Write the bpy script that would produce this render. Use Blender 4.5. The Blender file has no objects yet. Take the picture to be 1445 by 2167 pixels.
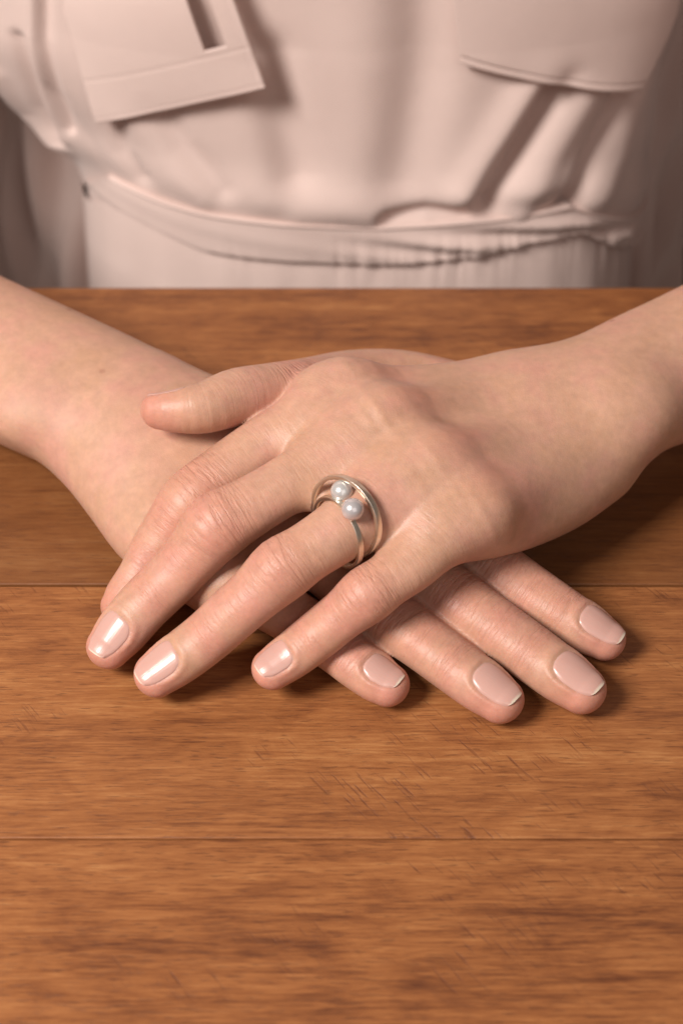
import bpy, math, os
import numpy as np

# ---------------------------------------------------------------- camera, world, lamps, exposure
# all building is done in millimetres, table top at z = 0, and scaled to metres
MM = 0.001
STEP = float(os.environ.get("HSTEP", "0.55"))
FPX, PITCH, DIST = 3300.0, math.radians(42.0), 450.0
CAM = np.array([0.0, -DIST * math.cos(PITCH), DIST * math.sin(PITCH)])
FWD = np.array([0.0, math.cos(PITCH), -math.sin(PITCH)])
UPV = np.array([0.0, math.sin(PITCH), math.cos(PITCH)])

scene = bpy.context.scene
col = scene.collection
cd = bpy.data.cameras.new("camera")
cam = bpy.data.objects.new("camera", cd)
col.objects.link(cam)
cam.location = CAM * MM
cam.rotation_euler = (math.pi / 2 - PITCH, 0, 0)
cd.sensor_fit = 'VERTICAL'
cd.sensor_height = 36.0
cd.lens = FPX / 2167 * 36.0
cd.clip_start = 0.01
cd.clip_end = 50
cd.dof.use_dof = True
cd.dof.focus_distance = 0.397
cd.dof.aperture_fstop = 10.5
cd.dof.aperture_blades = 9
scene.camera = cam

world = bpy.data.worlds.new("World")
scene.world = world
world.use_nodes = True
wb = world.node_tree.nodes["Background"]
wb.inputs[0].default_value = (1.0, 0.80, 0.70, 1)
wb.inputs[1].default_value = 0.15


def lamp(name, loc, target, size, power, colour, size_y=None):
    ld = bpy.data.lights.new(name, 'AREA')
    ld.energy = power
    ld.color = colour
    ld.size = size
    if size_y:
        ld.shape = 'RECTANGLE'
        ld.size_y = size_y
    lo = bpy.data.objects.new(name, ld)
    col.objects.link(lo)
    lo.location = loc
    from mathutils import Vector
    lo.rotation_euler = (Vector(target) - Vector(loc)).to_track_quat('-Z', 'Y').to_euler()
    return lo


lamp("key_lamp", (-0.66, -0.53, 0.86), (0, 0.02, 0.02), 0.36, 21.0, (1.0, 0.93, 0.875))
lamp("fill_lamp", (0.45, -1.25, 1.0), (0, 0.1, 0.02), 1.1, 4.2, (1.0, 0.92, 0.88))

scene.view_settings.view_transform = 'Standard'
scene.view_settings.look = 'None'
scene.view_settings.exposure = 0.0
scene.view_settings.gamma = 1.0
scene.view_settings.use_curve_mapping = False


# ---------------------------------------------------------------- small helpers
def at(px, py, z):
    """point of the place at height z (mm) seen at photo pixel px, py: used to measure the photograph"""
    d = FWD + np.array([1.0, 0, 0]) * (px - 722.5) / FPX - UPV * (py - 1083.5) / FPX
    return CAM + d * ((z - CAM[2]) / d[2])


def at_y(px, py, y):
    d = FWD + np.array([1.0, 0, 0]) * (px - 722.5) / FPX - UPV * (py - 1083.5) / FPX
    return CAM + d * ((y - CAM[1]) / d[1])


def scale_at(p):
    return FPX / float((np.asarray(p) - CAM) @ FWD)


def mesh_obj(name, V, Fc, mat, parent=None, smooth=True, attrs=None):
    me = bpy.data.meshes.new(name)
    V = np.asarray(V, dtype=np.float32) * MM
    Fc = np.asarray(Fc, dtype=np.int32)
    k = Fc.shape[1]
    me.vertices.add(len(V))
    me.vertices.foreach_set("co", V.ravel())
    me.loops.add(Fc.size)
    me.loops.foreach_set("vertex_index", Fc.ravel())
    me.polygons.add(len(Fc))
    me.polygons.foreach_set("loop_start", np.arange(0, Fc.size, k, dtype=np.int32))
    me.update(calc_edges=True)
    me.validate()
    if smooth:
        me.polygons.foreach_set("use_smooth", np.ones(len(me.polygons), dtype=bool))
    for an, av in (attrs or {}).items():
        av = np.asarray(av, dtype=np.float32)
        if av.ndim == 1:
            a = me.attributes.new(an, 'FLOAT', 'POINT')
            a.data.foreach_set("value", av)
        else:
            a = me.attributes.new(an, 'FLOAT_VECTOR', 'POINT')
            a.data.foreach_set("vector", av.ravel())
    if mat:
        me.materials.append(mat)
    o = bpy.data.objects.new(name, me)
    col.objects.link(o)
    if parent:
        o.parent = parent
    return o


def grid_faces(nu, nv, close_u=False):
    i = np.arange(nu if close_u else nu - 1)
    j = np.arange(nv - 1)
    I, J = np.meshgrid(i, j, indexing='ij')
    I2 = (I + 1) % nu
    a = I * nv + J
    b = I2 * nv + J
    c = I2 * nv + J + 1
    d = I * nv + J + 1
    return np.stack([a, b, c, d], -1).reshape(-1, 4)


def empty(name, loc=(0, 0, 0)):
    o = bpy.data.objects.new(name, None)
    col.objects.link(o)
    o.location = loc
    o.empty_display_size = 0.02
    return o


def new_mat(name):
    m = bpy.data.materials.new(name)
    m.use_nodes = True
    nt = m.node_tree
    b = nt.nodes["Principled BSDF"]

    def N(t, **kw):
        n = nt.nodes.new(t)
        for k, v in kw.items():
            if k.startswith('i_'):
                key = k[2:]
                n.inputs[int(key) if key.isdigit() else key.replace('_', ' ')].default_value = v
            else:
                setattr(n, k, v)
        return n
    L = nt.links.new
    return m, nt, b, N, L


def ramp(N, stops):
    n = N('ShaderNodeValToRGB')
    e = n.color_ramp.elements
    while len(e) < len(stops):
        e.new(0.5)
    for q, (p, c) in zip(e, stops):
        q.position = p
        q.color = (c[0], c[1], c[2], 1) if not np.isscalar(c) else (c, c, c, 1)
    return n


def mixc(N, L, fac, a, b, mode='MIX'):
    n = N('ShaderNodeMix', data_type='RGBA', blend_type=mode)
    for s, v in ((0, fac), (6, a), (7, b)):
        if hasattr(v, 'default_value') or hasattr(v, 'is_linked'):
            L(v, n.inputs[s])
        elif s == 0:
            n.inputs[0].default_value = v
        else:
            n.inputs[s].default_value = (*v, 1)
    return n.outputs[2]


def math_(N, L, op, a, b=None, clamp=False):
    n = N('ShaderNodeMath', operation=op, use_clamp=clamp)
    for s, v in ((0, a), (1, b)):
        if v is None:
            continue
        if hasattr(v, 'is_linked'):
            L(v, n.inputs[s])
        else:
            n.inputs[s].default_value = v
    return n.outputs[0]


# ---------------------------------------------------------------- materials
def make_wood():
    m, nt, b, N, L = new_mat("cherry_wood")
    tc = N('ShaderNodeTexCoord')
    oi = N('ShaderNodeObjectInfo')
    off = N('ShaderNodeVectorMath', operation='SCALE')
    cmb = N('ShaderNodeCombineXYZ', i_0=3.1, i_1=1.7, i_2=5.3)
    L(cmb.outputs[0], off.inputs[0])
    L(oi.outputs['Random'], off.inputs['Scale'])
    add = N('ShaderNodeVectorMath', operation='ADD')
    L(tc.outputs['Object'], add.inputs[0])
    L(off.outputs[0], add.inputs[1])
    P = add.outputs[0]

    def noise(sc, scale, detail=4, rough=0.55, dist=0.0, rot=0.0):
        mp = N('ShaderNodeMapping')
        mp.inputs['Scale'].default_value = sc
        mp.inputs['Rotation'].default_value = (0, 0, rot)
        if rot:
            r = N('ShaderNodeVectorRotate', rotation_type='Z_AXIS', i_Angle=rot)
            L(P, r.inputs['Vector'])
            L(r.outputs[0], mp.inputs[0])
            mp.inputs['Rotation'].default_value = (0, 0, 0)
        else:
            L(P, mp.inputs[0])
        n = N('ShaderNodeTexNoise', i_Scale=scale, i_Detail=detail, i_Roughness=rough, i_Distortion=dist)
        L(mp.outputs[0], n.inputs['Vector'])
        return n.outputs['Fac']
    broad = noise((4.0, 30, 30), 1.0, 3, 0.5, 0.8)
    streak = noise((18, 230, 200), 1.0, 5, 0.7, 0.5)
    fine = noise((85, 1250, 900), 1.0, 4, 0.72, 0.3)
    mott = noise((34, 60, 40), 1.0, 5, 0.62, 1.2)
    g = math_(N, L, 'ADD', math_(N, L, 'MULTIPLY', broad, 0.22), math_(N, L, 'MULTIPLY', streak, 0.26))
    g = math_(N, L, 'ADD', g, math_(N, L, 'MULTIPLY', fine, 0.32))
    g = math_(N, L, 'ADD', g, math_(N, L, 'MULTIPLY', mott, 0.20))
    cr = ramp(N, [(0.39, (0.110, 0.036, 0.015)), (0.465, (0.232, 0.082, 0.027)), (0.53, (0.318, 0.122, 0.040)), (0.61, (0.425, 0.192, 0.069))])
    L(g, cr.inputs[0])
    c = cr.outputs[0]
    # the boards are cut from different stock
    tone = N('ShaderNodeAttribute', attribute_name='tone', attribute_type='OBJECT')
    c = mixc(N, L, tone.outputs['Fac'], c, (0.115, 0.042, 0.013))
    # pores: short dark dashes along the grain
    pores = noise((190, 2200, 2000), 1.0, 2, 0.5)
    pr_ = ramp(N, [(0.60, 0.0), (0.68, 1.0)])
    L(pores, pr_.inputs[0])
    c = mixc(N, L, math_(N, L, 'MULTIPLY', pr_.outputs[0], 0.55), c, (0.10, 0.035, 0.014))
    # old saw chatter and scratches: slanting dark dashes in clusters
    sc1 = noise((115, 1150, 500), 1.0, 3, 0.5, 0.0, math.radians(52))
    s1 = ramp(N, [(0.59, 0.0), (0.67, 1.0)])
    L(sc1, s1.inputs[0])
    cl = noise((20, 34, 20), 1.0, 4, 0.7)
    clr = ramp(N, [(0.54, 0.0), (0.64, 1.0)])
    L(cl, clr.inputs[0])
    scr = math_(N, L, 'MULTIPLY', s1.outputs[0], clr.outputs[0])
    c = mixc(N, L, math_(N, L, 'MULTIPLY', scr, 0.60), c, (0.090, 0.028, 0.014))
    # each board a little different
    hv = N('ShaderNodeHueSaturation', i_Hue=0.5, i_Saturation=1.0)
    L(math_(N, L, 'ADD', math_(N, L, 'MULTIPLY', oi.outputs['Random'], 0.16), 0.92), hv.inputs['Value'])
    L(c, hv.inputs['Color'])
    L(hv.outputs[0], b.inputs['Base Color'])
    rr = math_(N, L, 'ADD', math_(N, L, 'MULTIPLY', streak, 0.25), 0.34)
    L(rr, b.inputs['Roughness'])
    b.inputs['Specular IOR Level'].default_value = 0.35
    h = math_(N, L, 'SUBTRACT', math_(N, L, 'MULTIPLY', fine, 0.5), math_(N, L, 'MULTIPLY', scr, 0.9))
    h = math_(N, L, 'SUBTRACT', h, math_(N, L, 'MULTIPLY', pr_.outputs[0], 0.4))
    bp = N('ShaderNodeBump', i_Strength=0.35, i_Distance=0.0003)
    L(h, bp.inputs['Height'])
    L(bp.outputs[0], b.inputs['Normal'])
    return m


def make_skin():
    m, nt, b, N, L = new_mat("skin")
    tc = N('ShaderNodeTexCoord')
    P = tc.outputs['Object']

    def attr(n):
        a = N('ShaderNodeAttribute', attribute_name=n)
        return a

    def noise(vec, scale, detail=4, rough=0.55, dist=0.0):
        n = N('ShaderNodeTexNoise', i_Scale=scale, i_Detail=detail, i_Roughness=rough, i_Distortion=dist)
        L(vec, n.inputs['Vector'])
        return n.outputs['Fac']
    tint = attr('tint').outputs['Fac']
    wr = attr('wrinkle').outputs['Fac']
    fc = attr('fcoord').outputs['Vector']
    mott = noise(P, 70, 5, 0.6)
    mott2 = noise(P, 300, 5, 0.7)
    base = ramp(N, [(0.32, (0.505, 0.290, 0.188)), (0.50, (0.530, 0.303, 0.209)), (0.66, (0.545, 0.287, 0.213))])
    L(mott, base.inputs[0])
    c = mixc(N, L, tint, base.outputs[0], (0.56, 0.225, 0.17))
    v2 = ramp(N, [(0.3, 0.88), (0.7, 1.08)])
    L(mott2, v2.inputs[0])
    c = mixc(N, L, 1.0, c, v2.outputs[0], 'MULTIPLY')
    # a few freckles on the arms
    vo = N('ShaderNodeTexVoronoi', i_Scale=55.0, feature='F1')
    L(P, vo.inputs['Vector'])
    fr = ramp(N, [(0.035, 1.0), (0.065, 0.0)])
    L(vo.outputs['Distance'], fr.inputs[0])
    sel = ramp(N, [(0.58, 0.0), (0.60, 1.0)])
    L(vo.outputs['Color'], sel.inputs[0])
    frk = math_(N, L, 'MULTIPLY', fr.outputs[0], sel.outputs[0])
    frk = math_(N, L, 'MULTIPLY', frk, attr('arm').outputs['Fac'])
    c = mixc(N, L, math_(N, L, 'MULTIPLY', frk, 0.75), c, (0.26, 0.085, 0.05))
    L(c, b.inputs['Base Color'])
    b.inputs['Subsurface Weight'].default_value = 0.35
    b.inputs['Subsurface Radius'].default_value = (1.0, 0.36, 0.18)
    b.inputs['Subsurface Scale'].default_value = 0.0028
    b.inputs['Specular IOR Level'].default_value = 0.45
    ro = math_(N, L, 'ADD', math_(N, L, 'MULTIPLY', mott2, 0.18), 0.36)
    ro = math_(N, L, 'ADD', ro, math_(N, L, 'MULTIPLY', attr('arm').outputs['Fac'], 0.14))
    L(ro, b.inputs['Roughness'])
    # relief: fine skin lattice everywhere, transverse creases on the fingers
    wob = N('ShaderNodeTexNoise', i_Scale=900.0, i_Detail=2.0)
    L(P, wob.inputs['Vector'])
    wsc = N('ShaderNodeVectorMath', operation='SCALE')
    wsc.inputs['Scale'].default_value = 0.0009
    L(wob.outputs['Color'], wsc.inputs[0])
    wad = N('ShaderNodeVectorMath', operation='ADD')
    L(P, wad.inputs[0])
    L(wsc.outputs[0], wad.inputs[1])
    lat = N('ShaderNodeTexVoronoi', i_Scale=1500.0, feature='DISTANCE_TO_EDGE')
    L(wad.outputs[0], lat.inputs['Vector'])
    latr = ramp(N, [(0.0, 0.0), (0.30, 1.0)])
    L(lat.outputs['Distance'], latr.inputs[0])
    mp = N('ShaderNodeMapping')
    mp.inputs['Scale'].default_value = (1.15, 0.16, 0.16)
    L(fc, mp.inputs[0])
    cre = noise(mp.outputs[0], 1.0, 3, 0.55, 0.25)
    crr = ramp(N, [(0.36, 0.0), (0.56, 1.0)])
    L(cre, crr.inputs[0])
    lump = noise(P, 260, 3, 0.5)
    h = math_(N, L, 'MULTIPLY', math_(N, L, 'MULTIPLY', crr.outputs[0], wr), 1.0)
    h = math_(N, L, 'ADD', h, math_(N, L, 'MULTIPLY', latr.outputs[0], 0.10))
    h = math_(N, L, 'ADD', h, math_(N, L, 'MULTIPLY', lump, 0.22))
    bp = N('ShaderNodeBump', i_Strength=0.5, i_Distance=0.00040)
    L(h, bp.inputs['Height'])
    L(bp.outputs[0], b.inputs['Normal'])
    return m


def make_nail():
    m, nt, b, N, L = new_mat("fingernail")
    e = N('ShaderNodeAttribute', attribute_name='edge')
    p = N('ShaderNodeAttribute', attribute_name='pos')
    mp = N('ShaderNodeMapping')
    mp.inputs['Scale'].default_value = (2.2, 0.05, 0.05)
    L(p.outputs['Vector'], mp.inputs[0])
    ridges = N('ShaderNodeTexNoise', i_Scale=1.0, i_Detail=2.0)
    L(mp.outputs[0], ridges.inputs['Vector'])
    c = mixc(N, L, e.outputs['Fac'], (0.55, 0.325, 0.275), (0.76, 0.68, 0.54))
    L(c, b.inputs['Base Color'])
    b.inputs['Subsurface Weight'].default_value = 0.15
    b.inputs['Subsurface Radius'].default_value = (1.0, 0.4, 0.25)
    b.inputs['Subsurface Scale'].default_value = 0.0015
    b.inputs['Roughness'].default_value = 0.27
    b.inputs['Specular IOR Level'].default_value = 0.5
    bp = N('ShaderNodeBump', i_Strength=0.25, i_Distance=0.0002)
    L(ridges.outputs['Fac'], bp.inputs['Height'])
    L(bp.outputs[0], b.inputs['Normal'])
    return m


def make_cloth():
    m, nt, b, N, L = new_mat("pink_beige_cotton")
    tc = N('ShaderNodeTexCoord')
    P = tc.outputs['Object']
    n1 = N('ShaderNodeTexNoise', i_Scale=30.0, i_Detail=4.0)
    L(P, n1.inputs['Vector'])
    r = ramp(N, [(0.3, (0.65, 0.508, 0.46)), (0.7, (0.70, 0.552, 0.502))])
    L(n1.outputs['Fac'], r.inputs[0])
    L(r.outputs[0], b.inputs['Base Color'])
    b.inputs['Roughness'].default_value = 0.85
    b.inputs['Specular IOR Level'].default_value = 0.2
    b.inputs['Sheen Weight'].default_value = 0.15
    b.inputs['Sheen Roughness'].default_value = 0.5
    w1 = N('ShaderNodeTexWave', i_Scale=900.0, i_Distortion=1.0, bands_direction='X')
    w2 = N('ShaderNodeTexWave', i_Scale=900.0, i_Distortion=1.0, bands_direction='Z')
    L(P, w1.inputs['Vector'])
    L(P, w2.inputs['Vector'])
    cn = N('ShaderNodeTexNoise', i_Scale=110.0, i_Detail=4.0, i_Roughness=0.6)
    L(P, cn.inputs['Vector'])
    h = math_(N, L, 'ADD', w1.outputs['Fac'], w2.outputs['Fac'])
    h = math_(N, L, 'ADD', h, math_(N, L, 'MULTIPLY', cn.outputs['Fac'], 6.0))
    bp = N('ShaderNodeBump', i_Strength=0.25, i_Distance=0.0002)
    L(h, bp.inputs['Height'])
    L(bp.outputs[0], b.inputs['Normal'])
    return m


def make_metal():
    m, nt, b, N, L = new_mat("brushed_pale_gold")
    tc = N('ShaderNodeTexCoord')
    n = N('ShaderNodeTexNoise', i_Scale=1500.0, i_Detail=2.0)
    L(tc.outputs['Object'], n.inputs['Vector'])
    b.inputs['Base Color'].default_value = (0.82, 0.75, 0.64, 1)
    b.inputs['Metallic'].default_value = 1.0
    L(math_(N, L, 'ADD', math_(N, L, 'MULTIPLY', n.outputs['Fac'], 0.2), 0.22), b.inputs['Roughness'])
    bp = N('ShaderNodeBump', i_Strength=0.1, i_Distance=0.0001)
    L(n.outputs['Fac'], bp.inputs['Height'])
    L(bp.outputs[0], b.inputs['Normal'])
    return m


def make_pearl(name, c1):
    m, nt, b, N, L = new_mat(name)
    tc = N('ShaderNodeTexCoord')
    n = N('ShaderNodeTexNoise', i_Scale=350.0, i_Detail=3.0)
    L(tc.outputs['Object'], n.inputs['Vector'])
    c = mixc(N, L, math_(N, L, 'MULTIPLY', n.outputs['Fac'], 0.35), c1, (0.74, 0.67, 0.65))
    L(c, b.inputs['Base Color'])
    b.inputs['Roughness'].default_value = 0.26
    b.inputs['Specular IOR Level'].default_value = 0.8
    b.inputs['Coat Weight'].default_value = 0.7
    b.inputs['Coat Roughness'].default_value = 0.10
    b.inputs['Metallic'].default_value = 0.45
    return m


WOOD, SKIN, NAIL, CLOTH, METAL = make_wood(), make_skin(), make_nail(), make_cloth(), make_metal()
PEARL_A = make_pearl("white_pearl", (0.60, 0.60, 0.59))
PEARL_B = make_pearl("mauve_pearl", (0.55, 0.52, 0.535))

# ---------------------------------------------------------------- table
import bmesh


def box_obj(name, lo, hi, mat, parent, bevel=0.0012):
    bm = bmesh.new()
    c = (np.array(lo) + np.array(hi)) / 2
    s = np.array(hi) - np.array(lo)
    bmesh.ops.create_cube(bm, size=1.0)
    for v in bm.verts:
        v.co.x = (v.co.x * s[0] + c[0]) * MM
        v.co.y = (v.co.y * s[1] + c[1]) * MM
        v.co.z = (v.co.z * s[2] + c[2]) * MM
    bmesh.ops.bevel(bm, geom=bm.edges[:], offset=bevel, segments=3, profile=0.6, affect='EDGES')
    me = bpy.data.meshes.new(name)
    bm.to_mesh(me)
    bm.free()
    me.materials.append(mat)
    for p in me.polygons:
        p.use_smooth = True
    o = bpy.data.objects.new(name, me)
    col.objects.link(o)
    o.parent = parent
    return o


table = empty("wooden_table")
table["label"] = "brown wooden table top of long planks under the clasped hands"
table["category"] = "table"
for y0, y1, dz, tone in ((-283.0, -199.0, 0.0, 0.1), (-198.75, -114.55, 0.1, 0.0), (-114.05, -30.3, -0.1, 0.10), (-29.55, 54.3, 0.0, 0.62), (54.6, 116.3, -0.1, 0.0)):
    pl = box_obj("plank", (-620, y0, -26), (620, y1, dz), WOOD, table, 0.0005 if y1 < 100 else 0.0022)
    pl["tone"] = tone


# ---------------------------------------------------------------- implicit-surface modelling of the arms and hands
def catmull(P, n):
    P = np.asarray(P, float)
    d = np.linalg.norm(np.diff(P[:, :3], axis=0), axis=1)
    t = np.concatenate([[0], np.cumsum(np.maximum(d, 1e-6) ** 0.5)])
    tt = np.linspace(0, t[-1], n)
    # natural-ish cubic Hermite with finite-difference tangents (non-uniform)
    m = np.zeros_like(P)
    for i in range(len(P)):
        if i == 0:
            m[i] = (P[1] - P[0]) / (t[1] - t[0])
        elif i == len(P) - 1:
            m[i] = (P[-1] - P[-2]) / (t[-1] - t[-2])
        else:
            a = (P[i] - P[i - 1]) / (t[i] - t[i - 1])
            b = (P[i + 1] - P[i]) / (t[i + 1] - t[i])
            w = (t[i + 1] - t[i]) / (t[i + 1] - t[i - 1])
            m[i] = a * w + b * (1 - w)
    idx = np.clip(np.searchsorted(t, tt, side='right') - 1, 0, len(P) - 2)
    h = (t[idx + 1] - t[idx])[:, None]
    s = ((tt - t[idx]) / (t[idx + 1] - t[idx]))[:, None]
    return ((2 * s**3 - 3 * s**2 + 1) * P[idx] + (s**3 - 2 * s**2 + s) * h * m[idx]
            + (-2 * s**3 + 3 * s**2) * P[idx + 1] + (s**3 - s**2) * h * m[idx + 1])


class Tube:
    """elliptic swept solid: stations = (x, y, z, half_width, dorsal_thickness, palmar_thickness, roll)"""

    def __init__(self, st, n=36, up=(0, 0, 1), cap0=1.0, cap1=1.0, nail=None):
        S = catmull(st, n)
        self.P, self.rw, self.rt, self.rb, roll = S[:, :3], S[:, 3], S[:, 4], S[:, 5], S[:, 6]
        T = np.gradient(self.P, axis=0)
        T /= np.linalg.norm(T, axis=1, keepdims=True)
        up = np.asarray(up, float)
        U = up - (T @ up)[:, None] * T
        U /= np.linalg.norm(U, axis=1, keepdims=True)
        A = np.cross(T, U)
        r = np.radians(roll)[:, None]
        self.U = U * np.cos(r) + A * np.sin(r)
        self.A = np.cross(T, self.U)
        self.T = T
        self.cap0, self.cap1, self.nail = cap0, cap1, nail
        self.s = np.concatenate([[0], np.cumsum(np.linalg.norm(np.diff(self.P, axis=0), axis=1))])
        self.rmax = max(self.rw.max(), self.rt.max(), self.rb.max())

    def bbox(self, pad):
        r = self.rmax + pad
        return self.P.min(0) - r, self.P.max(0) + r

    def coords(self, X):
        X = np.asarray(X, np.float32)
        c0 = self.P.mean(0).astype(np.float32)
        P = self.P.astype(np.float32) - c0
        Y = X - c0
        n = len(P)
        if not hasattr(self, 'G'):
            self.G = np.concatenate([self.P - c0, self.A, self.U, self.T, np.stack([self.s, self.rw, self.rt, self.rb], 1)], 1).astype(np.float32)
        G = self.G
        out = np.empty((len(X), 8), np.float32)
        e0 = np.zeros(len(X), bool)
        e1 = np.zeros(len(X), bool)
        pp = (P * P).sum(1)
        E = P[1:] - P[:-1]
        ee = (E * E).sum(1)
        for a0 in range(0, len(X), 60000):
            y = Y[a0:a0 + 60000]
            j = np.argmin(pp - 2 * (y @ P.T), axis=1)
            best = bi = bt = None
            for seg in (np.maximum(j - 1, 0), np.minimum(j, n - 2)):
                q = y - P[seg]
                t = np.clip((q * E[seg]).sum(1) / ee[seg], 0, 1)
                r = q - t[:, None] * E[seg]
                d = (r * r).sum(1)
                if best is None:
                    best, bi, bt = d, seg.copy(), t
                else:
                    k = d < best
                    bi = np.where(k, seg, bi)
                    bt = np.where(k, t, bt)
            g = G[bi] * (1 - bt)[:, None] + G[bi + 1] * bt[:, None]
            q = y - g[:, 0:3]
            o = out[a0:a0 + 60000]
            o[:, 0] = (q * g[:, 3:6]).sum(1)
            o[:, 1] = (q * g[:, 6:9]).sum(1)
            x0 = (bi == 0) & (bt <= 0)
            x1 = (bi == n - 2) & (bt >= 1)
            o[:, 2] = np.where(x0 | x1, (q * g[:, 9:12]).sum(1), 0)
            o[:, 3:7] = g[:, 12:16]
            e0[a0:a0 + 60000] = x0
            e1[a0:a0 + 60000] = x1
        return out[:, 0], out[:, 1], out[:, 2], out[:, 3], out[:, 4], out[:, 5], out[:, 6], e0, e1

    def nailfn(self, s, ang):
        """>0 inside the nail plate outline (about mm), negative outside"""
        L_, W_, sc = self.nail
        u = ang / W_
        v = (s - sc) / L_
        v = np.where(v < 0, v * 1.0, v * 1.0)
        q = (np.abs(u) ** 3.2 + np.abs(v) ** np.where(v < 0, 2.2, 3.0)) ** (1 / 2.8)
        return 1 - q

    def dist(self, X):
        a, b, c, s, rw, rt, rb, e0, e1 = self.coords(X)
        rv = np.where(b > 0, rt, rb)
        rc = np.where(e0, self.cap0, self.cap1) * rw
        k0 = np.sqrt((a / rw) ** 2 + (b / rv) ** 2 + (c / rc) ** 2)
        k1 = np.sqrt((a / rw**2) ** 2 + (b / rv**2) ** 2 + (c / rc**2) ** 2) + 1e-6
        d = k0 * (k0 - 1) / k1
        if self.nail is not None:
            sf = s + np.where(e1, c, 0)
            ang = np.degrees(np.arctan2(a / rw, np.maximum(b / rv, -1)))
            ang = np.where(b < -0.2 * rv, 180, ang)
            q = self.nailfn(sf, ang)
            inside = np.clip(q / 0.10, -1, 1)
            dent = np.where(inside > 0, 0.34, 0.0) * np.clip(q / 0.05, 0, 1)
            fold = 0.30 * np.exp(-((q + 0.13) / 0.13) ** 2) * np.clip((self.nail[2] + self.nail[0] * 0.55 - sf) / 3.0, 0, 1)
            d = d + dent - fold
        return d


def smin(a, b, k):
    h = np.maximum(k - np.abs(a - b), 0) / k
    return np.minimum(a, b) - h * h * k * 0.25


def ball(c, r):
    """ellipsoid as a degenerate tube along x"""
    c = np.asarray(c, float)
    return Tube([(c[0] - 0.3, c[1], c[2], r[0], r[1], r[1], 0), (c[0] + 0.3, c[1], c[2], r[0], r[1], r[1], 0)], n=2)


def axis(f0, f1, c0, c1, step):
    """coordinates fine between f0 and f1, growing coarser out to c0 and c1"""
    mid = np.arange(f0, f1 + step, step)
    out, x, h = [], mid[-1], step
    while x < c1:
        h = min(h * 1.12, 5.0)
        x += h
        out.append(x)
    pre, x, h = [], mid[0], step
    while x > c0:
        h = min(h * 1.12, 5.0)
        x -= h
        pre.append(x)
    return np.concatenate([pre[::-1], mid, out]).astype(np.float32)


class Solid:
    """smooth union of tubes: the palm and arm first, then each finger blended with them but not with its neighbours"""

    def __init__(self):
        self.base, self.fingers, self.kf = [], [], 1.2

    def __call__(self, X):
        X = np.asarray(X, np.float32)

        def part(F, t, k):
            lo, hi = t.bbox(13.0)
            idx = np.nonzero(((X > lo.astype(np.float32)) & (X < hi.astype(np.float32))).all(1))[0]
            if len(idx):
                return idx, t.dist(X[idx])
            return idx, None
        F = np.full(len(X), 60.0, np.float32)
        for t, k in self.base:
            idx, d = part(F, t, k)
            if d is not None:
                F[idx] = smin(F[idx], d, k)
        palm = F.copy()
        for t, k in self.fingers:
            idx, d = part(F, t, k)
            if d is not None:
                p = palm[idx]
                g = smin(p, d, k)
                F[idx] = smin(F[idx], g, self.kf * np.clip((p - g) / 1.5, 0, 1) + 1e-3)
        on = X[:, 1] < 114          # the table top flattens the flesh that rests on it
        F[on] = np.maximum(F[on], 0.25 - X[on, 2])
        return F

    def sample(self, ax, B=4):
        """grid of distances, exact only in blocks the surface passes through"""
        ax = [np.concatenate([a, a[-1] + (a[-1] - a[-2]) * np.arange(1, 1 + (-(len(a) - 1)) % B)]).astype(np.float32) for a in ax]
        cx = [a[::B] for a in ax]
        C = self(np.stack(np.meshgrid(*cx, indexing='ij'), -1).reshape(-1, 3)).reshape([len(c) for c in cx])
        m = np.abs(C)
        lo = m[:-1, :-1, :-1].copy()
        for dx in (0, 1):
            for dy in (0, 1):
                for dz in (0, 1):
                    n = C.shape
                    lo = np.minimum(lo, m[dx:n[0] - 1 + dx, dy:n[1] - 1 + dy, dz:n[2] - 1 + dz])
        gx, gy, gz = np.meshgrid(*[np.diff(c) for c in cx], indexing='ij')
        act = lo < 0.95 * np.sqrt(gx**2 + gy**2 + gz**2)
        F = np.repeat(np.repeat(np.repeat(C, B, 0), B, 1), B, 2)[:len(ax[0]), :len(ax[1]), :len(ax[2])]
        F = np.where(F < 0, -60, 60).astype(np.float32)
        need = np.zeros(F.shape, bool)
        big = np.repeat(np.repeat(np.repeat(act, B, 0), B, 1), B, 2)
        for dx in (0, 1):
            for dy in (0, 1):
                for dz in (0, 1):
                    n = big.shape
                    need[dx:n[0] + dx, dy:n[1] + dy, dz:n[2] + dz] |= big
        ii = np.nonzero(need)
        X = np.stack([ax[k][ii[k]] for k in range(3)], -1)
        F[ii] = self(X)
        return F, ax


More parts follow.
